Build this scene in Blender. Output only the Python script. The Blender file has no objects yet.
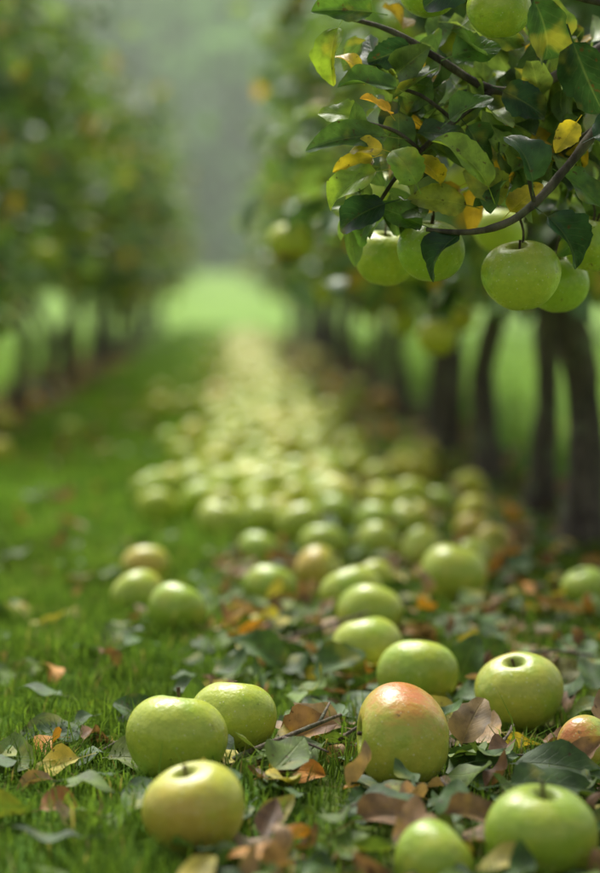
import bpy, math, numpy as np
from mathutils import Vector, Matrix
rng = np.random.default_rng(11)
scene = bpy.context.scene
scene.view_settings.view_transform='Standard'; scene.view_settings.look='None'; scene.view_settings.exposure=0

# ------------------------------------------------------------------ mesh helpers
def build(name, parts, mats, link=True):
    V=[];Q=[];T=[];C=[];U=[];MQ=[];MT=[];off=0
    for p in parts:
        n=len(p['v']); V.append(p['v'])
        C.append(p.get('c') if p.get('c') is not None else np.full((n,3),.5))
        U.append(p.get('uv') if p.get('uv') is not None else np.zeros((n,2)))
        if p.get('q') is not None and len(p['q']): Q.append(p['q']+off); MQ.append(np.full(len(p['q']),p.get('m',0)))
        if p.get('t') is not None and len(p['t']): T.append(p['t']+off); MT.append(np.full(len(p['t']),p.get('m',0)))
        off+=n
    V=np.concatenate(V);C=np.concatenate(C);U=np.concatenate(U)
    Q=np.concatenate(Q) if Q else np.zeros((0,4),int); T=np.concatenate(T) if T else np.zeros((0,3),int)
    M=np.concatenate(MQ+MT)
    loops=np.concatenate([Q.ravel(),T.ravel()]).astype(np.int32)
    tot=np.concatenate([np.full(len(Q),4),np.full(len(T),3)]).astype(np.int32)
    start=(np.cumsum(tot)-tot).astype(np.int32)
    me=bpy.data.meshes.new(name)
    me.vertices.add(len(V)); me.vertices.foreach_set('co',V.astype(np.float32).ravel())
    me.loops.add(len(loops)); me.loops.foreach_set('vertex_index',loops)
    me.polygons.add(len(tot)); me.polygons.foreach_set('loop_start',start); me.polygons.foreach_set('loop_total',tot)
    me.polygons.foreach_set('material_index',M.astype(np.int32))
    me.polygons.foreach_set('use_smooth',np.ones(len(tot),bool))
    uvl=me.uv_layers.new(name='UVMap'); uvl.data.foreach_set('uv',U[loops].astype(np.float32).ravel())
    ca=me.color_attributes.new('Col','FLOAT_COLOR','POINT')
    ca.data.foreach_set('color',np.concatenate([C,np.ones((len(C),1))],1).astype(np.float32).ravel())
    me.update(calc_edges=True); me.validate()
    for m in mats: me.materials.append(m)
    if not link: return me
    ob=bpy.data.objects.new(name,me); scene.collection.objects.link(ob); return ob

def norm(a): return a/np.maximum(np.linalg.norm(a,axis=-1,keepdims=True),1e-9)

def leaves(P,D,N,L,W,fold,curl,col,rows=6,half=2,pet=.35,m=0,jit=.05):
    """batch of leaf blades. P base, D direction, N normal"""
    n=len(P); D=norm(D); X=norm(np.cross(D,N)); N=np.cross(X,D)
    L=np.broadcast_to(L,(n,)).astype(float);W=np.broadcast_to(W,(n,)).astype(float)
    fold=np.broadcast_to(fold,(n,)).astype(float);curl=np.broadcast_to(curl,(n,)).astype(float)+1e-3
    t=np.linspace(0,1,rows+1); hw=np.sin(np.pi*np.clip(t,0,1)**.78)**.62*(1-.22*t); hw[-1]=.0; hw[0]=.03
    hw=hw/ hw.max()
    if pet>0:
        t=np.concatenate([[-pet],t]); hw=np.concatenate([[.035],hw])
    s=np.linspace(-1,1,2*half+1); nt=len(t); ns=len(s)
    tt=t[None,:,None]; ss=s[None,None,:]
    H=hw[None,:,None]*W[:,None,None]*.5
    edge=1+jit*rng.standard_normal((n,nt,ns))*(np.abs(ss)>.9)
    xs=ss*H*edge; c=curl[:,None,None]; th=c*tt; Lb=L[:,None,None]
    f=fold[:,None,None]
    wav=np.sin(tt*7+rng.uniform(0,6,(n,1,1)))*ss**2*.14*H*2*(jit>0)
    zo=np.abs(xs)*np.sin(f)+wav; xo=xs*np.cos(f)
    y=Lb*np.sin(th)/c + zo*np.sin(th); z=-Lb*(1-np.cos(th))/c + zo*np.cos(th)
    xo,y,z=np.broadcast_arrays(xo,y,z)
    V=P[:,None,None,:]+xo[...,None]*X[:,None,None,:]+y[...,None]*D[:,None,None,:]+z[...,None]*N[:,None,None,:]
    V=V.reshape(-1,3)
    i=np.arange(nt-1)[:,None]*ns+np.arange(ns-1)[None,:]
    q=np.stack([i,i+1,i+ns+1,i+ns],-1).reshape(-1,4)
    Q=(q[None]+(np.arange(n)*nt*ns)[:,None,None]).reshape(-1,4)
    cc=np.repeat(col,nt*ns,axis=0)
    uv=np.stack(np.broadcast_arrays(ss*.5+.5,tt),-1).reshape(1,nt*ns,2).repeat(n,0).reshape(-1,2)
    return dict(v=V,q=Q,c=cc,uv=uv,m=m)

def tube(pts,rad,seg=8,m=0,col=(.5,.5,.5)):
    pts=np.array(pts,float); rad=np.array(rad,float)
    k=len(pts); 
    if k>2:
        T=np.linspace(0,k-1,(k-1)*4+1); out=[];ro=[]
        for a in T:
            i=min(int(a),k-2); u=a-i
            p0=pts[max(i-1,0)];p1=pts[i];p2=pts[i+1];p3=pts[min(i+2,k-1)]
            out.append(.5*((2*p1)+(-p0+p2)*u+(2*p0-5*p1+4*p2-p3)*u*u+(-p0+3*p1-3*p2+p3)*u**3)); ro.append(rad[i]*(1-u)+rad[i+1]*u)
        pts=np.array(out);rad=np.array(ro)
    tg=norm(np.gradient(pts,axis=0)); ref=np.array([.31,.87,.2]); 
    A=norm(np.cross(tg,ref)); B=np.cross(tg,A)
    a=np.linspace(0,2*np.pi,seg,endpoint=False)
    kn=1+.10*rng.standard_normal((len(pts),seg))*(seg>6)
    V=pts[:,None,:]+(rad[:,None]*kn)[...,None]*(np.cos(a)[None,:,None]*A[:,None,:]+np.sin(a)[None,:,None]*B[:,None,:])
    n=len(pts); q=[]
    for i in range(n-1):
        for j in range(seg):
            j2=(j+1)%seg; q.append((i*seg+j,i*seg+j2,(i+1)*seg+j2,(i+1)*seg+j))
    V=V.reshape(-1,3); V=np.concatenate([V,pts[[0]],pts[[-1]]]); b=n*seg
    t=[(b,(j+1)%seg,j) for j in range(seg)]+[(b+1,(n-1)*seg+j,(n-1)*seg+(j+1)%seg) for j in range(seg)]
    return dict(v=V,q=np.array(q),t=np.array(t),c=np.tile(np.array(col,float),(len(V),1)),m=m)

# ------------------------------------------------------------------ apple geometry (radius 1)
def apple_parts(nu=48,nv=30,seed=0,detail=True,col=(.3,.4,.06)):
    r=np.random.default_rng(seed)
    ph=(np.linspace(0,1,nv+1)**1.0*np.pi)[:,None]; th=np.linspace(0,2*np.pi,nu,endpoint=False)[None,:]
    lob=1+.025*np.cos(5*th+r.uniform(0,6))*(.4+np.sin(ph/2)**2)+.035*np.cos(th*2+r.uniform(0,6))+.02*np.cos(th+r.uniform(0,6))
    rho=np.sin(ph)**.92*(1+.07*np.cos(ph))*lob
    tilt=r.uniform(-.09,.09)*np.cos(th+r.uniform(0,6))
    z=.90*np.cos(ph)+tilt*rho*.8-(.30*np.exp(-(rho/.17)**2)+.07*np.exp(-(rho/.38)**2))*(ph<np.pi/2)+.20*np.exp(-(rho/.22)**2)*(ph>np.pi/2)*(1+.12*np.cos(5*th))
    x=rho*np.cos(th);y=rho*np.sin(th)
    V=np.stack(np.broadcast_arrays(x,y,z),-1)[1:-1].reshape(-1,3); rows=nv-1
    i=np.arange(rows-1)[:,None]*nu; j=np.arange(nu)[None,:]; j2=(j+1)%nu
    q=np.stack([i+j,i+nu+j,i+nu+j2,i+j2],-1).reshape(-1,4)
    top=V[:nu].mean(0);bot=V[-nu:].mean(0); V=np.concatenate([V,[top,bot]]); b=rows*nu
    jj=np.arange(nu); t=np.concatenate([np.stack([np.full(nu,b),jj,(jj+1)%nu],-1),np.stack([np.full(nu,b+1),(rows-1)*nu+(jj+1)%nu,(rows-1)*nu+jj],-1)])
    parts=[dict(v=V,q=q,t=t,m=0,c=np.tile(np.array(col,float),(len(V),1)))]
    if detail:
        a=r.uniform(0,6); d=np.array([np.cos(a),np.sin(a),0])
        ln=r.uniform(.15,.38)
        parts.append(tube([[0,0,.50],d*.03+[0,0,.66],d*.10+[0,0,.68+ln]],[.035,.026,.042],7,m=1))
        for k in range(5):
            a=k*2*np.pi/5; u=np.array([np.cos(a),np.sin(a),0]); w=np.array([-np.sin(a),np.cos(a),0])
            v=np.array([u*.03-w*.07+[0,0,-.70],u*.03+w*.07+[0,0,-.70],u*.12+w*.03+[0,0,-.82],u*.12-w*.03+[0,0,-.82],u*.07+[0,0,-.91]])
            parts.append(dict(v=v,q=np.array([[0,1,2,3]]),t=np.array([[3,2,4]]),m=1))
    return parts
def xf(p,R,T,s=1.0,col=None,m=None):
    o=dict(p); o['v']=p['v']*s@np.array(R).T+np.array(T)
    if col is not None:o['c']=np.tile(np.array(col,float),(len(o['v']),1))
    if m is not None:o['m']=m
    return o

# ------------------------------------------------------------------ materials
def newmat(name):
    m=bpy.data.materials.new(name); m.use_nodes=True; nt=m.node_tree; nt.nodes.clear()
    return m,nt,nt.nodes,nt.links
def nd(ns,t,**k):
    n=ns.new(t)
    for a,b in k.items(): setattr(n,a,b)
    return n
def math_(ns,ln,op,a,b=None,c=None,clamp=False):
    n=ns.new('ShaderNodeMath'); n.operation=op; n.use_clamp=clamp
    for i,v in enumerate((a,b,c)):
        if v is None: continue
        if isinstance(v,(int,float)): n.inputs[i].default_value=v
        else: ln.new(v,n.inputs[i])
    return n.outputs[0]
def mix_(ns,ln,f,a,b,bt='MIX'):
    n=ns.new('ShaderNodeMix'); n.data_type='RGBA'; n.blend_type=bt
    for i,v in ((0,f),(6,a),(7,b)):
        if isinstance(v,(int,float)): n.inputs[i].default_value=v
        elif isinstance(v,tuple): n.inputs[i].default_value=(*v,1) if len(v)==3 else v
        else: ln.new(v,n.inputs[i])
    return n.outputs[2]
def mrange(ns,ln,v,a,b,c=0.,d=1.,smooth=True):
    n=ns.new('ShaderNodeMapRange'); n.interpolation_type='SMOOTHSTEP' if smooth else 'LINEAR'
    ln.new(v,n.inputs[0]); n.inputs[1].default_value=a;n.inputs[2].default_value=b;n.inputs[3].default_value=c;n.inputs[4].default_value=d
    return n.outputs[0]
def noise(ns,ln,scale,vec=None,detail=4,rough=.55):
    n=ns.new('ShaderNodeTexNoise'); n.inputs['Scale'].default_value=scale;n.inputs['Detail'].default_value=detail;n.inputs['Roughness'].default_value=rough
    if vec is not None: ln.new(vec,n.inputs['Vector'])
    return n.outputs[0]

def leaf_material(name,rough=.45,trans=.35,veins=True,gloss=True,tint=(1.5,1.45,.7)):
    m,nt,ns,ln=newmat(name); out=nd(ns,'ShaderNodeOutputMaterial')
    at=nd(ns,'ShaderNodeAttribute',attribute_name='Col'); col=at.outputs['Color']
    if veins:
        pr=nd(ns,'ShaderNodeBsdfPrincipled'); pr.inputs['Roughness'].default_value=rough; pr.inputs['Specular IOR Level'].default_value=.35
        geo=nd(ns,'ShaderNodeNewGeometry'); pos=geo.outputs['Position']
        uv=nd(ns,'ShaderNodeUVMap'); sp=nd(ns,'ShaderNodeSeparateXYZ'); ln.new(uv.outputs[0],sp.inputs[0])
        s=math_(ns,ln,'ABSOLUTE',math_(ns,ln,'MULTIPLY_ADD',sp.outputs[0],2.,-1.))
        mid=mrange(ns,ln,s,.02,.07,1.,0.)
        n1=noise(ns,ln,55,pos)
        a=math_(ns,ln,'ADD',math_(ns,ln,'MULTIPLY_ADD',sp.outputs[1],8.,math_(ns,ln,'MULTIPLY',s,-2.2)),math_(ns,ln,'MULTIPLY',n1,1.2))
        fr=math_(ns,ln,'ABSOLUTE',math_(ns,ln,'SUBTRACT',math_(ns,ln,'FRACT',a),.5))
        sv=math_(ns,ln,'MULTIPLY',mrange(ns,ln,fr,.0,.09,.4,0.),mrange(ns,ln,s,.5,1.,1.,.1))
        vein=math_(ns,ln,'MAXIMUM',mid,sv)
        col=mix_(ns,ln,mrange(ns,ln,n1,.3,.7),mix_(ns,ln,1.,col,(.62,.62,.62),'MULTIPLY'),mix_(ns,ln,1.,col,(1.35,1.3,1.2),'MULTIPLY'))
        n0=noise(ns,ln,22,pos,3); col=mix_(ns,ln,mrange(ns,ln,n0,.54,.72,0.,.8),col,mix_(ns,ln,.5,mix_(ns,ln,1.,col,(2.2,1.6,.8),'MULTIPLY'),(.38,.32,.05)))
        lighter=mix_(ns,ln,.3,mix_(ns,ln,1.,col,(1.6,1.5,1.4),'MULTIPLY'),(.25,.27,.11))
        col=mix_(ns,ln,math_(ns,ln,'MULTIPLY',vein,.5),col,lighter)
        n2=noise(ns,ln,130,pos,3); f=mrange(ns,ln,n2,.64,.70); col=mix_(ns,ln,math_(ns,ln,'MULTIPLY',f,.75),col,(.07,.035,.015))
        bp=nd(ns,'ShaderNodeBump'); bp.inputs['Strength'].default_value=.5; bp.inputs['Distance'].default_value=.0012
        h=math_(ns,ln,'MULTIPLY_ADD',vein,-1.,n1); ln.new(h,bp.inputs['Height']); ln.new(bp.outputs[0],pr.inputs['Normal'])
        ln.new(col,pr.inputs['Base Color']); surf=pr.outputs[0]
    else:
        df=nd(ns,'ShaderNodeBsdfDiffuse'); ln.new(col,df.inputs[0]); surf=df.outputs[0]
        if gloss:
            gl=nd(ns,'ShaderNodeBsdfGlossy'); gl.inputs['Roughness'].default_value=rough; gl.inputs[0].default_value=(.85,.9,.85,1)
            mg=nd(ns,'ShaderNodeMixShader'); mg.inputs[0].default_value=.12; ln.new(df.outputs[0],mg.inputs[1]); ln.new(gl.outputs[0],mg.inputs[2]); surf=mg.outputs[0]
    tr=nd(ns,'ShaderNodeBsdfTranslucent'); tc=mix_(ns,ln,1.,col,tint,'MULTIPLY'); ln.new(tc,tr.inputs[0])
    mx=nd(ns,'ShaderNodeMixShader'); mx.inputs[0].default_value=trans
    ln.new(surf,mx.inputs[1]); ln.new(tr.outputs[0],mx.inputs[2]); ln.new(mx.outputs[0],out.inputs[0]); return m

def apple_material(name,base=(.34,.48,.045),yel=(.46,.53,.06),blush=0.,bcol=(.64,.15,.05),b0=.2):
    m,nt,ns,ln=newmat(name); out=nd(ns,'ShaderNodeOutputMaterial'); pr=nd(ns,'ShaderNodeBsdfPrincipled')
    tc=nd(ns,'ShaderNodeTexCoord'); oi=nd(ns,'ShaderNodeObjectInfo'); v=tc.outputs['Object']
    add=nd(ns,'ShaderNodeVectorMath',operation='MULTIPLY_ADD'); ln.new(oi.outputs['Random'],add.inputs[0]); add.inputs[1].default_value=(37,19,53); ln.new(v,add.inputs[2]); w=add.outputs[0]
    sp=nd(ns,'ShaderNodeSeparateXYZ'); ln.new(v,sp.inputs[0])
    n1=noise(ns,ln,1.3,w,3); n2=noise(ns,ln,5,w,5)
    col=mix_(ns,ln,mrange(ns,ln,math_(ns,ln,'ADD',n1,math_(ns,ln,'MULTIPLY',math_(ns,ln,'SUBTRACT',oi.outputs['Random'],.5),.35)),.36,.66),base,yel)
    col=mix_(ns,ln,mrange(ns,ln,n2,.35,.7,0.,.5),col,mix_(ns,ln,1.,col,(.68,.78,.6),'MULTIPLY'))
    if blush>0:
        st=nd(ns,'ShaderNodeMapping'); st.inputs['Scale'].default_value=(7,7,1.2); ln.new(w,st.inputs[0]); n3=noise(ns,ln,1.6,st.outputs[0],4)
        b=math_(ns,ln,'ADD',sp.outputs[0],math_(ns,ln,'MULTIPLY_ADD',n3,.8,math_(ns,ln,'MULTIPLY_ADD',n1,1.,-.80)))
        f=math_(ns,ln,'MULTIPLY',mrange(ns,ln,b,b0,b0+.95),blush); 
        col=mix_(ns,ln,mrange(ns,ln,b,b0-.3,b0+.45,0.,.7*blush),col,(.60,.44,.07)); col=mix_(ns,ln,f,col,bcol)
    vo=nd(ns,'ShaderNodeTexVoronoi'); vo.inputs['Scale'].default_value=6.8; ln.new(w,vo.inputs['Vector'])
    dots=mrange(ns,ln,vo.outputs['Distance'],.08,.19,1.,0.); col=mix_(ns,ln,math_(ns,ln,'MULTIPLY',dots,.62),col,(.66,.70,.40))
    n5=noise(ns,ln,13,w,4); col=mix_(ns,ln,mrange(ns,ln,n5,.56,.74,0.,.4),col,mix_(ns,ln,1.,col,(.62,.72,.6),'MULTIPLY'))
    n4=noise(ns,ln,3.,w,6,.7); scab=mrange(ns,ln,n4,.65,.70); col=mix_(ns,ln,math_(ns,ln,'MULTIPLY',scab,.75),col,(.13,.085,.03))
    rad=math_(ns,ln,'SQRT',math_(ns,ln,'ADD',math_(ns,ln,'POWER',sp.outputs[0],2.),math_(ns,ln,'POWER',sp.outputs[1],2.)))
    cav=math_(ns,ln,'ADD',rad,math_(ns,ln,'MULTIPLY_ADD',n2,.3,-.15))
    col=mix_(ns,ln,mrange(ns,ln,cav,.05,.42,.85,0.),col,(.20,.24,.035))
    ln.new(col,pr.inputs['Base Color'])
    rr=mrange(ns,ln,n2,.3,.7,.26,.42); ln.new(rr,pr.inputs['Roughness']); pr.inputs['Specular IOR Level'].default_value=.5
    bp=nd(ns,'ShaderNodeBump'); bp.inputs['Strength'].default_value=.14; bp.inputs['Distance'].default_value=.012; ln.new(math_(ns,ln,'ADD',noise(ns,ln,4,w,3),math_(ns,ln,'MULTIPLY',dots,.12)),bp.inputs['Height']); ln.new(bp.outputs[0],pr.inputs['Normal'])
    ln.new(pr.outputs[0],out.inputs[0]); return m

def attr_material(name,rough=.45,nsc=30,amt=.3):
    m,nt,ns,ln=newmat(name); out=nd(ns,'ShaderNodeOutputMaterial'); pr=nd(ns,'ShaderNodeBsdfPrincipled')
    at=nd(ns,'ShaderNodeAttribute',attribute_name='Col'); geo=nd(ns,'ShaderNodeNewGeometry'); n1=noise(ns,ln,nsc,geo.outputs['Position'])
    c=mix_(ns,ln,mrange(ns,ln,n1,.3,.7,0.,1.),mix_(ns,ln,1.,at.outputs['Color'],(1-amt,)*3,'MULTIPLY'),mix_(ns,ln,1.,at.outputs['Color'],(1+amt*.6,1+amt*.4,1.),'MULTIPLY'))
    ln.new(c,pr.inputs['Base Color']); pr.inputs['Roughness'].default_value=rough; pr.inputs['Specular IOR Level'].default_value=.3; ln.new(pr.outputs[0],out.inputs[0]); return m

def bark_material(name,a=(.035,.027,.02),b=(.13,.11,.08),scale=1.):
    m,nt,ns,ln=newmat(name); out=nd(ns,'ShaderNodeOutputMaterial'); pr=nd(ns,'ShaderNodeBsdfPrincipled'); geo=nd(ns,'ShaderNodeNewGeometry')
    mp=nd(ns,'ShaderNodeMapping'); mp.inputs['Scale'].default_value=(60*scale,60*scale,14*scale); ln.new(geo.outputs['Position'],mp.inputs[0])
    n1=noise(ns,ln,1,mp.outputs[0],6,.65); n2=noise(ns,ln,16,geo.outputs['Position'],3)
    c=mix_(ns,ln,mrange(ns,ln,n1,.35,.7),a,b); c=mix_(ns,ln,mrange(ns,ln,n2,.54,.68,0.,.75),c,(.14,.16,.09)); ln.new(c,pr.inputs['Base Color']); pr.inputs['Roughness'].default_value=.9
    bp=nd(ns,'ShaderNodeBump'); bp.inputs['Strength'].default_value=.8; bp.inputs['Distance'].default_value=.006; ln.new(n1,bp.inputs['Height']); ln.new(bp.outputs[0],pr.inputs['Normal'])
    ln.new(pr.outputs[0],out.inputs[0]); return m

M_leaf=leaf_material('apple_leaf',rough=.36,trans=.4); M_ground_leaf=leaf_material('fallen_leaf',rough=.6,trans=.2)
M_crown=leaf_material('crown_leaf',rough=.34,trans=.45,veins=False); M_grass=leaf_material('grass_blade',trans=.4,veins=False,gloss=False)
M_bark=bark_material('bark'); M_twig=bark_material('twig_bark',(.06,.045,.03),(.20,.16,.11),3)
M_stem=bark_material('apple_stem',(.05,.03,.015),(.12,.08,.04),6)
M_ag=apple_material('apple_green'); M_ay=apple_material('apple_yellow',(.40,.50,.05),(.53,.54,.07),.3,b0=.35); M_ab=apple_material('apple_blushed',(.38,.48,.05),(.50,.51,.07),.85,b0=.42)
M_am=attr_material('apple_skin',.42,40,.15); M_wood=leaf_material('woodland_leaf',rough=.6,trans=.45,veins=False,gloss=False,tint=(1.2,1.3,.8))

# ------------------------------------------------------------------ ground
def hz(x,y):
    x=np.asarray(x,float);y=np.asarray(y,float)
    t=np.clip((y-21)/26,0,1); h=.85*t*t*(3-2*t)
    near=np.clip((60-y)/60,0,1)
    return h+near*(.006*np.sin(x*9+1.3*y)+.005*np.sin(y*7.3-x*5)+.003*np.sin(x*23+y*17))
def ground():
    xs=np.concatenate([-np.geomspace(1.6,300,40)[::-1],np.linspace(-1.5,1.5,101),np.geomspace(1.6,300,40)])
    ys=np.concatenate([np.linspace(-40,0,15),np.linspace(.1,8,180),np.linspace(8.2,60,120),np.geomspace(62,500,30)])
    X,Y=np.meshgrid(xs,ys); V=np.stack([X,Y,hz(X,Y)],-1).reshape(-1,3); nx=len(xs)
    i=np.arange(len(ys)-1)[:,None]*nx+np.arange(nx-1)[None,:]; q=np.stack([i,i+1,i+nx+1,i+nx],-1).reshape(-1,4)
    m,nt,ns,ln=newmat('ground_soil_and_turf'); out=nd(ns,'ShaderNodeOutputMaterial'); pr=nd(ns,'ShaderNodeBsdfDiffuse'); geo=nd(ns,'ShaderNodeNewGeometry'); p=geo.outputs['Position']
    sp=nd(ns,'ShaderNodeSeparateXYZ'); ln.new(p,sp.inputs[0]); x=sp.outputs[0]
    n1=noise(ns,ln,6,p,5); n2=noise(ns,ln,45,p,6,.7); n3=noise(ns,ln,1.2,p,3)
    xe=math_(ns,ln,'ADD',x,math_(ns,ln,'MULTIPLY_ADD',n1,.3,-.15))
    r=math_(ns,ln,'MULTIPLY',mrange(ns,ln,xe,-.02,.15),mrange(ns,ln,xe,.68,.8,1.,0.))
    l=math_(ns,ln,'MULTIPLY',mrange(ns,ln,xe,-1.0,-.9),mrange(ns,ln,xe,-.74,-.64,1.,0.))
    lit=math_(ns,ln,'MULTIPLY',math_(ns,ln,'MAXIMUM',r,l),mrange(ns,ln,sp.outputs[1],16.,22.,.75,0.))
    lit=math_(ns,ln,'MULTIPLY',lit,mrange(ns,ln,n3,.3,.6,.5,1.))
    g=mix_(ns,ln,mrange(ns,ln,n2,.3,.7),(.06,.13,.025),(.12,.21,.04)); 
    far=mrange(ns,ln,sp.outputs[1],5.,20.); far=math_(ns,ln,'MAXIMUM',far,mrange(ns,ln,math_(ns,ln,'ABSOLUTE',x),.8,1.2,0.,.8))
    g=mix_(ns,ln,far,g,mix_(ns,ln,n3,(.18,.33,.07),(.27,.42,.10)))  # far turf paler: sunlit clearing and distance haze painted into its colour
    b=mix_(ns,ln,mrange(ns,ln,n2,.3,.7),(.04,.028,.015),(.13,.09,.045))
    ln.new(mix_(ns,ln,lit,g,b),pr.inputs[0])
    bp=nd(ns,'ShaderNodeBump'); bp.inputs['Strength'].default_value=.7; bp.inputs['Distance'].default_value=.01; ln.new(n2,bp.inputs['Height']); ln.new(bp.outputs[0],pr.inputs['Normal'])
    ln.new(pr.outputs[0],out.inputs[0])
    build('ground',[dict(v=V,q=q)],[m])
ground()

# ------------------------------------------------------------------ fallen apples (x, y, radius, kind, stem axis, blush dir)
R0=.042
A=[(-.033,1.71,.98,'y',(-.25,-.22,1),(-.3,-.6,.6)),
(-.053,1.94,1.08,'g',(.1,.12,1),(1,0,0)),
(-.003,2.07,1.02,'g',(.15,.2,1),(1,0,0)),
(.155,1.965,1.17,'b',(-.97,-.12,.1),(-.6,-.15,.8)),
(.295,2.21,1.07,'b',(-.15,-.30,1),(-.2,.2,1)),
(.2416,1.68,1.04,'g',(.1,-.25,1),(1,0,.5)),
(.201,2.35,1.07,'g',(.2,.3,1),(1,0,0)),
(.158,2.55,1.04,'g',(-.2,.15,1),(0,-.5,.8)),
(.175,2.76,1.04,'g',(.3,.4,1),(1,0,0)),
(.162,2.94,1.04,'g',(-.4,.2,1),(1,0,0)),
(.3136,3.05,1.16,'y',(.3,.1,1),(.5,.3,.6)),
(-.0766,2.78,.9,'g',(.5,.3,1),(1,0,0)),
(-.1355,2.97,.88,'y',(-.4,.4,.6),(0,1,.4)),
(-.1386,3.28,.87,'y',(.1,.4,1),(-.2,-.7,.5)),
(.0498,3.08,.92,'g',(.4,.2,1),(1,0,0)),
(.129,3.26,.93,'y',(.7,-.2,.5),(-.5,-.6,.4)),
(.146,3.55,.92,'g',(0,.1,1),(1,0,0)),(.256,3.75,1.02,'g',(.3,0,1),(1,0,0)),(.316,3.82,.95,'y',(0,-.4,1),(1,0,.3)),
(.305,3.43,.92,'y',(.8,-.3,.4),(0,1,.3)),(.1175,3.82,1.05,'g',(-.3,0,1),(1,0,0)),(-.024,3.9,1.1,'g',(.2,-.3,1),(1,0,0)),
(.063,4.43,1.1,'g',(.1,.2,1),(1,0,0)),(.215,4.35,1.05,'y',(.4,-.2,1),(0,1,1)),(.43,3.55,.78,'y',(.2,-.7,.4),(-.4,.8,.2)),
(.424,3.8,.75,'y',(.2,.4,1),(-.4,-.8,.5)),(.494,3.0,.82,'g',(-.3,-.2,1),(1,0,0)),(.415,4.3,.82,'g',(.2,.1,1),(1,0,0)),
(.335,2.02,.72,'b',(.6,-.3,.5),(-.3,-.6,.8)),(.155,1.655,.80,'g',(.7,.2,.6),(-.3,-.7,.8)),
(-.06,4.35,.95,'g',(.3,.3,.8),(-.3,-.7,.6)),(.14,4.75,1.,'g',(.3,.3,.8),(1,0,0)),(.04,3.5,.85,'g',(.3,.5,.6),(-.3,-.7,.6)),(.205,3.12,.8,'y',(-.5,.3,.6),(.3,.7,.6)),
(.36,3.28,.85,'g',(-.5,.3,.6),(.3,.7,.6)),(.24,3.55,.9,'g',(.5,.3,.6),(.3,.7,.6)),(.19,3.98,.95,'g',(.5,.3,.9),(.3,.7,.6)),(.05,4.02,.95,'g',(.5,-.3,.9),(.3,.7,.6))]
amesh={}
for k,mm in (('g',M_ag),('y',M_ay),('b',M_ab)):
    amesh[k]=[build('apple_mesh',apple_parts(64,56,seed=s+{'g':0,'y':10,'b':20}[k]),[mm,M_stem],link=False) for s in range(4)]
def basis(a,b):
    a=Vector(a).normalized(); b=Vector(b); b=(b-a*b.dot(a))
    if b.length<1e-3: b=Vector((0,1,0)).cross(a)
    b.normalize(); c=a.cross(b); return Matrix((b,c,a)).transposed()
def put_apple(x,y,z,r,k,a,b,i,name='apple',parent=None):
    ob=bpy.data.objects.new(name,amesh[k][i%4]); scene.collection.objects.link(ob)
    ob.matrix_world=Matrix.Translation((x,y,z))@basis(a,b).to_4x4()@Matrix.Scale(r,4)
    if parent: ob.parent=parent
    return ob
for i,(x,y,s,k,a,b) in enumerate(A):
    r=R0*s; up=abs(Vector(a).normalized().z); rest=r*(.84*up+.97*(1-up))
    put_apple(x,y,float(hz(x,y))+rest+.001-(.012 if i==29 else 0),r,k,a,b,i)
AP=np.array([(a[0],a[1],a[2]*R0) for a in A])

# distant windfall mass
lo=[apple_parts(16,10,seed=s,detail=False) for s in range(3)]
def rand_rot():
    q=rng.standard_normal(4); q/=np.linalg.norm(q); w,x,y,z=q
    return np.array([[1-2*(y*y+z*z),2*(x*y-z*w),2*(x*z+y*w)],[2*(x*y+z*w),1-2*(x*x+z*z),2*(y*z-x*w)],[2*(x*z-y*w),2*(y*z+x*w),1-2*(x*x+y*y)]])
def acol():
    g=np.array([.35,.48,.04]);y=np.array([.56,.54,.05]);u=rng.random(); c=g*(1-u)+y*u
    if rng.random()<.03: c=np.array([.55,.34,.06])
    return c*rng.uniform(.85,1.08)
parts=[];pl=[]
tries=0
while len(pl)<460 and tries<20000:
    tries+=1
    y=4.1+17*rng.random()**1.25; x=rng.normal(.105,.10-.035*min((y-4.1)/5,1))
    if rng.random()<.03: x=rng.uniform(-.3,.55)
    if any((x-p[0])**2+(y-p[1])**2<.0066 for p in pl): continue
    if np.min((AP[:,0]-x)**2+(AP[:,1]-y)**2)<.008: continue
    pl.append((x,y)); r=R0*rng.uniform(.85,1.12)
    parts.append(xf(lo[rng.integers(3)][0],rand_rot(),(x,y,float(hz(x,y))+r*.92),r,acol()))
for x,y in [(-.62,5.6),(-.5,6.5),(.52,4.7),(.5,5.6),(.38,5.0),(-.75,6.9),(.45,4.0),(.66,3.3)]:
    r=R0*.85; parts.append(xf(lo[1][0],rand_rot(),(x,y,float(hz(x,y))+r*.9),r,acol()))
build('windfall_apples',parts,[M_am])

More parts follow.
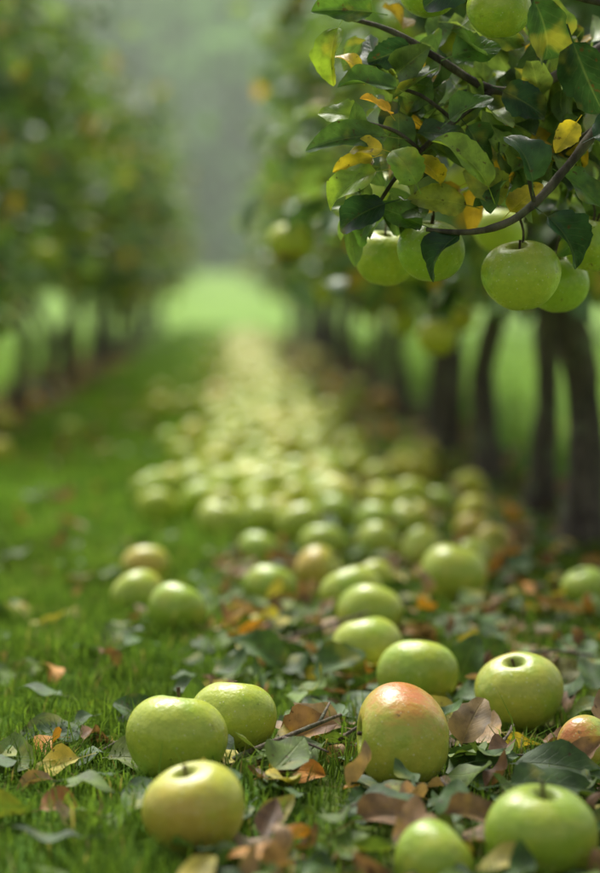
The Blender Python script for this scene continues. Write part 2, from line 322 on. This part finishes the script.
# ------------------------------------------------------------------ fallen leaves
def pal(n,w):
    base=np.array([[.24,.15,.085],[.17,.10,.055],[.33,.23,.13],[.05,.10,.03],[.11,.18,.035],[.50,.24,.035],[.065,.13,.035],[.40,.36,.07]])
    w=np.array(w,float);w/=w.sum(); k=rng.choice(len(base),n,p=w)
    return base[k]*rng.uniform(.7,1.3,(n,1)),k
def litter(n,xr,yr,size,w,rows,half,zmax=.03,tilt=.35,power=1.):
    x=rng.uniform(*xr,n) if not callable(xr) else xr(n); y=yr[0]+(yr[1]-yr[0])*rng.random(n)**power
    d=np.sqrt((x[:,None]-AP[:,0])**2+(y[:,None]-AP[:,1])**2)-AP[:,2]*1.05
    ok=d.min(1)>0; x=x[ok];y=y[ok];n=len(x)
    a=rng.uniform(0,2*np.pi,n); D=np.stack([np.cos(a),np.sin(a),rng.normal(0,tilt*.6,n)],-1)
    N=np.stack([rng.normal(0,tilt,n),rng.normal(0,tilt,n),np.ones(n)],-1)
    c,k=pal(n,w); dry=(k<3)|(k==5)
    L=rng.uniform(.55,1.2,n)*size; W=L*rng.uniform(.55,.74,n)*np.where(dry,.85,1)
    curl=np.where(dry,rng.normal(0,1.6,n),rng.normal(.2,.7,n)); fold=np.where(dry,rng.uniform(.1,.9,n),rng.uniform(0,.45,n))
    P=np.stack([x,y,hz(x,y)+rng.uniform(.006,zmax,n)],-1); P-=norm(D)*L[:,None]*.5*np.array([1,1,0])
    P[:,2]=np.maximum(P[:,2],hz(P[:,0],P[:,1])+.005+np.maximum(0,-norm(D)[:,2])*L*.8)
    keep=np.ones(n,bool)
    for f in (0.,.5,1.):
        q=P+norm(D)*L[:,None]*f; dd=np.sqrt((q[:,0,None]-AP[:,0])**2+(q[:,1,None]-AP[:,1])**2)-AP[:,2]*.72; keep&=dd.min(1)>0
    P,D,N,L,W,fold,curl,c=[a_[keep] for a_ in (P,D,N,L,W,fold,curl,c)]
    return leaves(P,D,N,L,W,fold,curl,c,rows,half)
parts=[litter(1350,(-.03,.62),(1.42,3.6),.054,[2.,1.3,2.5,3.4,4.,.8,4.2,1.8],9,2,.03,.32),
       litter(210,(-.5,-.03),(1.42,3.6),.052,[2,1,1.5,4,4,1.6,4,1.8],9,2,.03,.28),
       litter(900,(-.0,.75),(3.5,9.),.060,[3,2.5,2.5,3.5,3.5,1.1,3.5,1.5],5,1,.03,.25,power=1.2),
       litter(120,(-.6,-.05),(3.6,9.),.06,[4,4,2,2,2,2,2,1],5,1,.03,.25),
       litter(700,(-1.05,-.66),(3.,16.),.065,[6,5,2,1,1,1.6,1,.5],4,1,.03,.2),
       litter(500,(.25,.8),(9.,20.),.07,[6,5,2,1,1,1.2,1,.5],3,1,.03,.2)]
H=[((-.045,2.16,.012),(.12,-.1,.9),(.2,-1,.1),.055,.036,.35,.5,(.12,.22,.03)),
((-.15,2.10,.022),(-1,-.15,.1),(0,-.35,1),.075,.046,.3,.5,(.055,.12,.035)),
((-.075,2.17,.012),(-.8,.2,.55),(-.1,-.7,1),.06,.042,.3,.5,(.05,.11,.03)),
((-.12,2.0,.02),(.9,-.2,.1),(0,-.4,1),.06,.045,.25,.6,(.14,.19,.04)),
((-.10,1.86,.02),(.9,-.4,.05),(0,-.3,1),.07,.044,.25,.5,(.04,.09,.03)),
((-.165,1.80,.02),(.8,.3,.1),(0,-.4,1),.05,.034,.5,.9,(.30,.14,.05)),
((.045,2.06,.02),(.6,-.3,.5),(-.2,-.8,.8),.06,.045,.5,.9,(.26,.15,.08)),
((.03,1.93,.02),(1,-.2,.3),(-.1,-.7,.8),.055,.035,.4,.9,(.52,.22,.03)),
((.255,1.93,.03),(1,-.35,.1),(0,-.5,1),.09,.045,.3,.5,(.05,.10,.03)),
((.24,1.85,.03),(1,.15,.05),(0,-.5,1),.085,.045,.3,.5,(.055,.11,.03)),
((.22,2.06,.02),(.35,.2,.8),(-.4,-1,.2),.055,.04,.4,.7,(.22,.16,.08)),
((.33,2.38,.02),(.9,-.3,.5),(0,-.8,.8),.065,.045,.3,.7,(.18,.19,.06)),
((.09,2.45,.02),(.5,-.4,.4),(0,-.8,.8),.070,.045,.3,.7,(.065,.13,.03)),
((.06,2.5,.02),(-.6,-.2,.5),(0,-.8,.8),.070,.045,.3,.7,(.08,.16,.035)),
((.25,2.38,.02),(.25,-.2,.8),(-.3,-1,.3),.06,.045,.35,.6,(.07,.14,.03)),
((.10,1.76,.02),(1,.25,.3),(-.1,-.7,.8),.07,.04,.6,1.2,(.24,.15,.08)),
((.17,1.72,.035),(1,.2,.1),(-.1,-.6,.8),.075,.04,.7,1.4,(.18,.11,.06))]
parts.append(leaves(np.array([h[0] for h in H],float),np.array([h[1] for h in H],float),np.array([h[2] for h in H],float),
   np.array([h[3] for h in H]),np.array([h[4] for h in H]),np.array([h[5] for h in H]),np.array([h[6] for h in H]),np.array([h[7] for h in H]),12,3))
build('fallen_leaves',parts,[M_ground_leaf])

# ------------------------------------------------------------------ twigs
def twig(pts,r,side=()):
    ps=[tube(pts,np.linspace(r,r*.5,len(pts)),7)]
    for s in side: ps.append(tube(s,np.linspace(r*.6,r*.3,len(s)),6))
    build('twig',ps,[M_twig])
twig([(-.02,1.97,.014),(.01,1.97,.030),(.045,1.99,.040),(.08,2.02,.048),(.102,2.04,.052)],.0034,[[(.045,1.99,.040),(.06,1.95,.046),(.085,1.93,.040)],[(.08,2.02,.048),(.092,2.06,.060)]])
twig([(.215,1.98,.012),(.235,2.01,.018),(.26,2.05,.026),(.275,2.10,.03)],.0026,[[(.235,2.01,.018),(.27,2.0,.022),(.30,1.97,.026)]])
twig([(.02,2.6,.02),(.07,2.63,.03),(.13,2.66,.045),(.17,2.7,.05)],.003,[[(.07,2.63,.03),(.09,2.58,.055)]])
twig([(.30,2.5,.02),(.36,2.47,.04),(.42,2.5,.03)],.003)
twig([(-.13,2.02,.02),(-.10,2.06,.03),(-.085,2.10,.028)],.0015)
for i in range(18):
    x=rng.uniform(-.05,.5);y=rng.uniform(1.6,3.6);a=rng.uniform(0,6)
    if np.min((AP[:,0]-x)**2+(AP[:,1]-y)**2)<.006: continue
    d=np.array([math.cos(a),math.sin(a),0]);e=np.array([-d[1],d[0],0]); p=np.array([x,y,.022])
    twig([p,p+d*.03+e*.006+[0,0,.01],p+d*.065-e*.004+[0,0,.006]],.002)

# ------------------------------------------------------------------ grass
def grass(n,xf_,yr,hr,wd,power=1.,dens=None,cols=((.08,.155,.025),(.18,.30,.05))):
    x=xf_(n); y=yr[0]+(yr[1]-yr[0])*rng.random(n)**power
    if dens is not None:
        k=rng.random(n)<dens(x,y); x=x[k];y=y[k]
    d=((x[:,None]-AP[:,0])**2+(y[:,None]-AP[:,1])**2).min(1); k=d>.026**2; x=x[k];y=y[k];n=len(x)
    a=rng.uniform(0,2*np.pi,n); dr=np.stack([np.cos(a),np.sin(a),np.zeros(n)],-1); sd=np.stack([-dr[:,1],dr[:,0],dr[:,2]],-1)
    clump=.75+.45*np.sin(x*31+np.sin(y*17)*2)*np.sin(y*27+x*9)
    h=rng.uniform(*hr,n)*clump; tall=rng.random(n)<.03; h[tall]*=1.6; ben=rng.uniform(.15,1.1,n)*h; w=rng.uniform(.6,1.2,n)*wd
    P=np.stack([x,y,hz(x,y)-.002],-1); Z=np.array([0,0,1.])
    m1=P+dr*(ben*.3)[:,None]+Z*(h*.6)[:,None]; tp=P+dr*ben[:,None]+Z*(h*np.sqrt(np.clip(1-(ben/h)**2*.5,.2,1)))[:,None]
    V=np.stack([P-sd*w[:,None]/2,P+sd*w[:,None]/2,m1+sd*w[:,None]*.4,m1-sd*w[:,None]*.4,tp],1).reshape(-1,3)
    b=np.arange(n)*5; q=np.stack([b,b+1,b+2,b+3],-1); t=np.stack([b+3,b+2,b+4],-1)
    u=rng.random((n,1)); c=np.array(cols[0])*(1-u)+np.array(cols[1])*u
    dry=rng.random(n)<.04; c[dry]=np.array([.34,.30,.12])
    pat=.95+.2*np.sin(x*3.1+1)*np.sin(y*2.3+x)+.2*np.sin(x*13+y*5)*np.sin(y*11-x*7); c*=pat[:,None]
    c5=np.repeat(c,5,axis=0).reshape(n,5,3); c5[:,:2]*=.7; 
    return dict(v=V,q=q,t=t,c=c5.reshape(-1,3))
U=lambda a,b:(lambda n:rng.uniform(a,b,n))
def strip(x,y): return np.clip(.45+ (-x+.02)*4.5,.42,1)*np.where((x<-.5)&(x>-1.05),.5,1)
g=[grass(130000,U(-.75,.65),(1.35,3.8),(.018,.045),.0022,dens=strip),
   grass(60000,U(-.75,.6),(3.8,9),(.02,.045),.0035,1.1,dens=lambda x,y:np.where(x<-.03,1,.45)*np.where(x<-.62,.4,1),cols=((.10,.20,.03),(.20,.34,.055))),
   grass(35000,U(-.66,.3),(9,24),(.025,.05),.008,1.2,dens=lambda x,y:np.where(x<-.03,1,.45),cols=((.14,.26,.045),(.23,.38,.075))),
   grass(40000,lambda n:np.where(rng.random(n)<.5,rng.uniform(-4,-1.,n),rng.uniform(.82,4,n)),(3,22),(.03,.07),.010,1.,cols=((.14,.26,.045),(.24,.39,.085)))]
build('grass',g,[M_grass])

# ------------------------------------------------------------------ row trees
def crown_cols(n,warm=.06):
    base=np.array([[.05,.10,.035],[.085,.16,.05],[.12,.20,.055],[.19,.28,.08]]); k=rng.choice(4,n,p=[.2,.32,.3,.18]); c=base[k]*rng.uniform(.8,1.25,(n,1))
    y=rng.random(n)<warm; c[y]=np.array([.52,.36,.04])*rng.uniform(.6,1.1,(y.sum(),1)); return c
def tree_mesh(seed,height=1.9,rad=.45,base=.45,nleaf=1350,napple=40):
    global rng; old=rng; rng=np.random.default_rng(seed)
    parts=[]; lean=rng.uniform(-.06,.06,2); b=rng.uniform(-.045,.045,2); tw=rng.uniform(.8,1.08)
    fork=base+.1
    tp=[(0,0,-.03),(b[0]*.4,b[1]*.4,.08),(b[0],b[1],fork*.5),(lean[0]*.6,lean[1]*.6,fork*.75),(lean[0],lean[1],fork),(lean[0]*1.5,lean[1]*1.5,height*.55),(lean[0],lean[1]*1.2,height*.85)]
    parts.append(tube(tp,np.array([.048,.034,.029,.029,.027,.016,.007])*tw,10,m=0))
    tips=[]
    for i in range(11):
        z0=fork-.03+(height*.8-fork)*i/11; a=i*2.4+rng.uniform(-.4,.4); o=np.array([lean[0],lean[1],z0]); rr=rad*rng.uniform(.7,1.05)*(1-.35*(z0/height)**2)
        d=np.array([math.cos(a),math.sin(a),0]); 
        p=[o,o+d*rr*.4+[0,0,.07],o+d*rr*.75+[0,0,.10],o+d*rr+[0,0,.06]]
        parts.append(tube(p,[.014,.010,.007,.004],6,m=0))
        for k in range(4):
            f=rng.uniform(.35,1.); e=rng.standard_normal(3)*[.5,.5,.45]; q0=o+d*rr*f+[0,0,.08*f]; q1=q0+e*.17; tips+= [q0,q1]; 
            parts.append(tube([q0,(q0+q1)/2+[0,0,.015],q1],[.005,.004,.002],5,m=0))
    tips=np.array(tips); k=rng.integers(len(tips),size=nleaf); P=tips[k]+rng.standard_normal((nleaf,3))*[.06,.06,.055]
    P=P[P[:,2]>base-.04]; n=len(P)
    D=rng.standard_normal((n,3)); D[:,2]=D[:,2]*.5-.35; N=rng.standard_normal((n,3))*.6+[0,0,1]
    parts.append(leaves(P,D,N,rng.uniform(.06,.085,n),rng.uniform(.038,.052,n),rng.uniform(.1,.5,n),rng.uniform(0,1,n),crown_cols(n),3,1,0,m=1,jit=0))
    low=tips[tips[:,2]<1.0]
    for i in range(napple):
        src=low if i%2 else tips
        p=src[rng.integers(len(src))]+[0,0,-.07]; p=p*[1.08,1.08,1]; r=rng.uniform(.032,.040)
        if p[2]<base-.07: p[2]=base-.07
        parts.append(xf(lo[i%3][0],np.eye(3),p,r,acol(),2))
    me=build('apple_tree',parts,[M_bark,M_crown,M_am],link=False); rng=old; return me
TM=[tree_mesh(100+i,height=[1.8,1.9,1.7,1.8,1.95,1.85][i]) for i in range(6)]
def put_tree(x,y,i,s=1.,rz=None):
    ob=bpy.data.objects.new('apple_tree',TM[i%6]); scene.collection.objects.link(ob); ob.location=(x,y,float(hz(x,y))-.01); ob.rotation_euler=(0,0,rng.uniform(0,6.28) if rz is None else rz); ob.scale=(s,s,s*rng.uniform(.94,1.06))
y=3.74;i=0
while y<23:
    put_tree(.61+rng.normal(0,.025) if i else .61,y,i,rng.uniform(.95,1.08)); y+=.62+.04*i+rng.uniform(-.06,.08); i+=1
y=6.1
while y<23:
    put_tree(-.84+rng.normal(0,.03),y,i,rng.uniform(.92,1.05)); y+=1.05+rng.uniform(-.15,.2); i+=1
for X,y0 in ((-3.6,12),(3.4,11)):
    y=y0
    while y<26: put_tree(X+rng.normal(0,.08),y,i,rng.uniform(1.,1.2)); y+=1.3; i+=1

# ------------------------------------------------------------------ distant woodland
def woodland():
    parts=[]; spec=[]
    for k in range(34):
        spec.append((-26+56*k/34+rng.uniform(-1,1),rng.uniform(50,54),rng.uniform(5,8.5),rng.uniform(2.,2.8)))
    for k in range(26):
        spec.append((-26+56*k/26+rng.uniform(-1,1),rng.uniform(58,66),rng.uniform(9,13),rng.uniform(2.6,3.4)))
    for k in range(10): spec.append((-rng.uniform(10,16),24+2.2*k,rng.uniform(3.5,6),rng.uniform(1.5,2)))
    for k in range(10): spec.append((rng.uniform(10,16),24+2.2*k,rng.uniform(4,6.5),rng.uniform(1.5,2)))
    for (x,y,h,r) in spec:
        z0=float(hz(x,y)); parts.append(tube([(x,y,z0-.2),(x+.1,y,z0+h*.3),(x,y,z0+h*.8)],[.2,.14,.04],6,m=1))
        nc=34; cz=rng.uniform(.05,1,nc); ca=rng.uniform(0,6.28,nc); cr=r*np.sqrt(rng.random(nc))*np.sqrt(np.clip(1-((cz-.42)/.62)**2,.05,1))
        C=np.stack([x+cr*np.cos(ca),y+cr*np.sin(ca),z0+cz*h],-1); n=900; kk=rng.integers(nc,size=n)
        P=C[kk]+rng.standard_normal((n,3))*r*.17; D=rng.standard_normal((n,3)); N=rng.standard_normal((n,3))*.6+[0,0,1]
        shade=rng.uniform(.6,1.4); tone=np.array([.17,.30,.11])*shade
        c=tone*rng.uniform(.7,1.35,(n,1))
        parts.append(leaves(P,D,N,rng.uniform(.45,.75,n),rng.uniform(.32,.5,n),.3,.4,c,2,1,0,jit=0))
    build('distant_woodland',parts,[M_wood,M_bark])
woodland()
# autumn mist lying over the far half of the orchard (a real participating medium)
m,nt,ns,ln=newmat('mist'); out=nd(ns,'ShaderNodeOutputMaterial'); vs=nd(ns,'ShaderNodeVolumeScatter'); vs.inputs['Density'].default_value=.0068; vs.inputs['Anisotropy'].default_value=.3; vs.inputs['Color'].default_value=(.86,1,.82,1)
ln.new(vs.outputs[0],out.inputs['Volume'])
x0,x1,y0,y1,z0,z1=-30,34,9,49,-.3,14
v=np.array([(x,y,z) for z in (z0,z1) for y in (y0,y1) for x in (x0,x1)],float)
mist=build('mist',[dict(v=v,q=np.array([(0,2,3,1),(4,5,7,6),(0,1,5,4),(2,6,7,3),(0,4,6,2),(1,3,7,5)]))],[m])

# ------------------------------------------------------------------ the near tree with the fruiting branch (cm -> m in branch plane y~2.05)
tree=bpy.data.objects.new('apple_tree',None); scene.collection.objects.link(tree); tree.location=(.80,2.1,0)
def child(name,parts,mats):
    o=build(name,parts,mats); o.parent=tree; o.matrix_parent_inverse=Matrix.Translation((-.80,-2.1,0)); return o
c=lambda u,v,y:(u*.01,y,v*.01)
parts=[tube([(.80,2.1,-.03),(.79,2.1,.12),(.82,2.12,.4),(.78,2.1,.75),(.80,2.1,1.2),(.8,2.1,1.6)],[.05,.036,.033,.03,.02,.008],12),
 tube([(.79,2.1,.72),c(60,74,2.08),c(46,69,2.06),c(36,62.5,2.04),c(31.8,57.8,2.03),c(28.5,54.2,2.02),c(25.5,52.2,2.02),c(22,51.5,2.03),c(18.5,51.8,2.05)],[.016,.012,.009,.0055,.0045,.004,.0035,.003,.002],8),
 tube([(.79,2.1,.80),c(60,80,2.16),c(42,73,2.14),c(31,66.8,2.12),c(25.5,65.8,2.10),c(20.5,68.6,2.10),c(15.5,71.6,2.10),c(9.5,73.6,2.12)],[.016,.011,.008,.0055,.0045,.004,.003,.002],8),
 tube([c(25.5,65.8,2.10),c(21.5,62.5,2.08),c(18,59.5,2.06),c(15.3,56.5,2.06),c(13.5,53.5,2.07)],[.0035,.003,.0028,.0022,.0015],7),
 tube([c(18,59.5,2.06),c(15.5,61.3,2.05),c(12.5,62.2,2.05)],[.0022,.002,.0013],6),
 tube([c(21.5,62.5,2.08),c(18,65,2.07),c(14.5,66,2.08)],[.0022,.002,.0013],6),
 tube([c(28.5,54.2,2.02),c(27.8,57,2.01),c(28,60,2.0)],[.0025,.002,.0014],6),
 tube([c(36,62.5,2.04),c(33,60,2.12),c(31,57,2.17),c(30,53,2.2)],[.003,.0025,.002,.002],6),
 tube([c(46,69,2.06),c(38,72,2.0),c(31,73.5,1.98),c(25,75.5,2.0),c(20,76,2.02)],[.005,.004,.003,.0025,.002],7)]
lt=[]
for k in range(9):
    a=k*2.4; z0=.95+.07*k; d=np.array([math.cos(a),math.sin(a),0]); o=np.array([.80,2.1,z0]); rr=.38
    if d[0]<-.3 and z0<1.1: rr=.2
    parts.append(tube([o,o+d*rr*.5+[0,0,.08],o+d*rr+[0,0,.1]],[.012,.008,.003],6)); lt+=[o+d*rr*f+[0,0,.09] for f in (.4,.6,.8,1.)]
child('trunk_and_branches',parts,[M_bark])
HA=[(19.6,49.9,2.12,.0345,'g'),(15.6,49.3,2.22,.032,'g'),(28.0,47.4,2.08,.038,'g'),(33.2,46.8,2.20,.034,'g'),(36.0,50.6,2.14,.031,'g'),
    (25.3,72.8,2.04,.030,'g'),(19.2,75.6,2.1,.030,'g'),(33.6,66.0,2.3,.028,'g'),(17.5,57.0,2.45,.028,'g'),(31,53,2.5,.03,'g')]
st=[]
for i,(u,v,y,r,k) in enumerate(HA):
    o=put_apple(u*.01,y,v*.01,r,k,(rng.uniform(-.2,.2),rng.uniform(-.35,-.05),1),(-.5,-.8,.2),i+1,'hanging_apple',tree); o.matrix_parent_inverse=Matrix.Translation((-.80,-2.1,0))
    top=np.array([u*.01,y,v*.01+r*.45]); st.append(tube([top,top+[.002,-.003,r*.7],top+[.006*(1 if i%2 else -1),-.008,r*1.25]],[.0012,.0012,.0018],6))
child('fruit_stems',st,[M_twig])
dk=(.022,.06,.028);gr=(.08,.17,.035);lg=(.22,.34,.05);ye=(.58,.46,.04);ol=(.28,.32,.06);og=(.54,.31,.04)
HL=[((22.4,51.8),(16.6,48.4),2.035,3.2,dk,-.5),((28.6,53.6),(34.0,48.8),2.0,3.9,dk,-.5),((28.0,55.2),(27.0,61.6),1.99,3.6,(.035,.085,.035),-.3),
((30.8,70.0),(33.6,62.0),1.96,4.4,(.025,.065,.025),-.3),((27.2,74.0),(31.0,66.4),1.97,4.0,(.035,.085,.025),-.3),((24.4,54.6),(20.4,62.0),2.0,3.2,lg,.2),
((16,60.6),(6.8,61.2),2.04,2.8,(.07,.14,.04),-.8),((14.6,59.2),(10.8,60.2),2.02,2.0,ye,-.5),((14.6,57.6),(7.4,55.6),2.03,3.2,lg,-.6),((15.4,54.6),(8.8,52.4),2.04,3.,dk,-.7),
((16.6,65.0),(10.2,67.2),2.05,3.2,gr,-.6),((15.2,62.4),(12.6,64.8),2.03,2.0,og,-.4),((17.6,55.4),(15.2,60.0),2.02,2.9,(.16,.27,.05),.1),((10.5,72.5),(7.8,66.6),2.08,3.1,(.18,.28,.035),-.3),
((12.5,66.2),(10.2,70.6),2.06,1.8,ye,-.2),((23.4,54.0),(17.0,55.4),2.06,2.8,ol,-.5),((20.0,61.8),(24.0,65.2),2.04,3.,gr,-.4),((14.5,73),(7.5,74),2.08,3.4,gr,-.5),
((14.,59.),(9.6,57.6),2.06,2.2,ye,-.5),((27,54.5),(22.4,57.5),2.07,3.3,ol,-.4),((22,62.6),(25.4,57.8),2.06,3.6,(.045,.10,.03),-.3),((31,57.5),(36.5,54.),2.05,3.8,gr,-.5),
((33,60),(38,62.5),2.0,3.4,dk,-.5),((20.5,68.6),(25.5,70.2),2.08,3.4,gr,-.4),((18,70.2),(13,68.4),2.09,3.2,dk,-.5),((25.5,65.8),(30.4,63.4),2.08,3.4,dk,-.4),((23,75.5),(17,73.2),2.0,3.4,dk,-.5),
((19,52),(13.8,54.2),2.07,2.8,gr,-.5),((14,54),(11.2,50.6),2.09,2.6,gr,-.5),((28.6,74.8),(33.5,75.4),1.99,3.6,(.035,.085,.025),-.4),((17,59),(21,56.4),2.04,2.0,ye,-.5),((12.5,62.3),(8.2,64.0),2.06,2.7,lg,-.5),((33,62.5),(30.6,59.2),2.03,2.1,ye,-.3),((26,53),(29.5,56.5),2.05,2.2,ye,-.3),((35,52),(31.5,49.5),2.08,2.6,gr,-.3)]
P=[];D=[];N=[];L=[];Wd=[];Cc=[];Fo=[]
for b,t,y,w,col,up in HL:
    b=np.array(c(b[0],b[1],y));t=np.array(c(t[0],t[1],y-.005+rng.uniform(-.02,.012))); d=t-b; l=np.linalg.norm(d)
    P.append(b+d*.15);D.append(d);L.append(l*.88);Wd.append(w*.012);Cc.append(np.array(col)*rng.uniform(.85,1.15)); N.append([rng.uniform(-.6,.6),-1,rng.uniform(.1,1.5)]);Fo.append(rng.uniform(.2,.7))
L=np.array(L)
lp=[leaves(np.array(P),np.array(D),np.array(N),L,np.array(Wd),np.array(Fo),rng.uniform(.1,1.4,len(P)),np.array(Cc),18,4,.25,jit=.05)]
anch=np.array([c(*a) for a in [(25,54,2.1),(29,57,2.15),(32,59,2.15),(36,63,2.15),(31,67,2.2),(26,66,2.18),(21,68,2.18),(16,71,2.2),(22,62,2.14),(18,60,2.13),(15,57,2.15),(14,55,2.15),(18,65,2.15),(34,70,2.2),(35,56,2.2),(30,72,2.2),(24,74,2.15),(37,67,2.2),(36,55,2.2),(33,62,2.2)]])
n=270; k=rng.integers(len(anch),size=n); Pf=anch[k]+rng.uniform(-1,1,(n,3))*[.035,.09,.032]; Df=rng.standard_normal((n,3)); Df[:,2]-=.3
Pf[:,1]=np.maximum(Pf[:,1],2.06); ok=~((Pf[:,1]<2.25)&(Pf[:,2]<.545)&(Pf[:,0]>.12)); Pf=Pf[ok];Df=Df[ok];n=len(Pf)
lp.append(leaves(Pf,Df,rng.standard_normal((n,3))*.6+[0,-.5,.8],rng.uniform(.038,.058,n),rng.uniform(.024,.038,n),rng.uniform(.1,.6,n),rng.uniform(0,1,n),crown_cols(n,.11)*.85,8,2,.25))
lt=np.array(lt); n=500; k=rng.integers(len(lt),size=n); Pf=lt[k]+rng.standard_normal((n,3))*[.07,.07,.05]; Pf=Pf[Pf[:,2]>.9]; n=len(Pf)
lp.append(leaves(Pf,rng.standard_normal((n,3)),rng.standard_normal((n,3))*.6+[0,0,1],rng.uniform(.05,.07,n),rng.uniform(.03,.04,n),.3,.5,crown_cols(n),3,1,0))
child('foliage',lp,[M_leaf])

# ------------------------------------------------------------------ light
w=bpy.data.worlds.new('World'); scene.world=w; w.use_nodes=True; nt=w.node_tree; nt.nodes.clear(); ns=nt.nodes; ln=nt.links
EL,AZ=56,-14   # azimuth from +Y, negative = left
sky=nd(ns,'ShaderNodeTexSky',sky_type='NISHITA'); sky.sun_disc=False; sky.sun_elevation=math.radians(EL); sky.sun_rotation=math.radians(AZ); sky.dust_density=4; sky.air_density=1.2
hs=nd(ns,'ShaderNodeHueSaturation'); hs.inputs['Saturation'].default_value=.15; ln.new(sky.outputs[0],hs.inputs['Color'])
bg=nd(ns,'ShaderNodeBackground'); bg.inputs[1].default_value=.15; ln.new(hs.outputs[0],bg.inputs[0]); o=nd(ns,'ShaderNodeOutputWorld'); ln.new(bg.outputs[0],o.inputs[0])
sl=bpy.data.lights.new('sun','SUN'); sl.energy=5.; sl.angle=math.radians(32); sl.color=(1,.96,.88); so=bpy.data.objects.new('sun',sl); scene.collection.objects.link(so)
e,a=math.radians(EL),math.radians(AZ); d=Vector((math.sin(a)*math.cos(e),math.cos(a)*math.cos(e),math.sin(e))); so.rotation_euler=d.to_track_quat('Z','Y').to_euler()

# ------------------------------------------------------------------ camera
cd=bpy.data.cameras.new('camera'); cam=bpy.data.objects.new('camera',cd); scene.collection.objects.link(cam); scene.camera=cam
cam.location=(0,0,.46); cam.rotation_euler=(math.radians(90),0,0)
cd.sensor_fit='VERTICAL'; cd.sensor_height=36; cd.sensor_width=24.75; cd.lens=87.6; cd.shift_x=.0745; cd.shift_y=-.168
cd.clip_start=.05; cd.clip_end=2000; cd.dof.use_dof=True; cd.dof.focus_distance=2.02; cd.dof.aperture_fstop=2.8
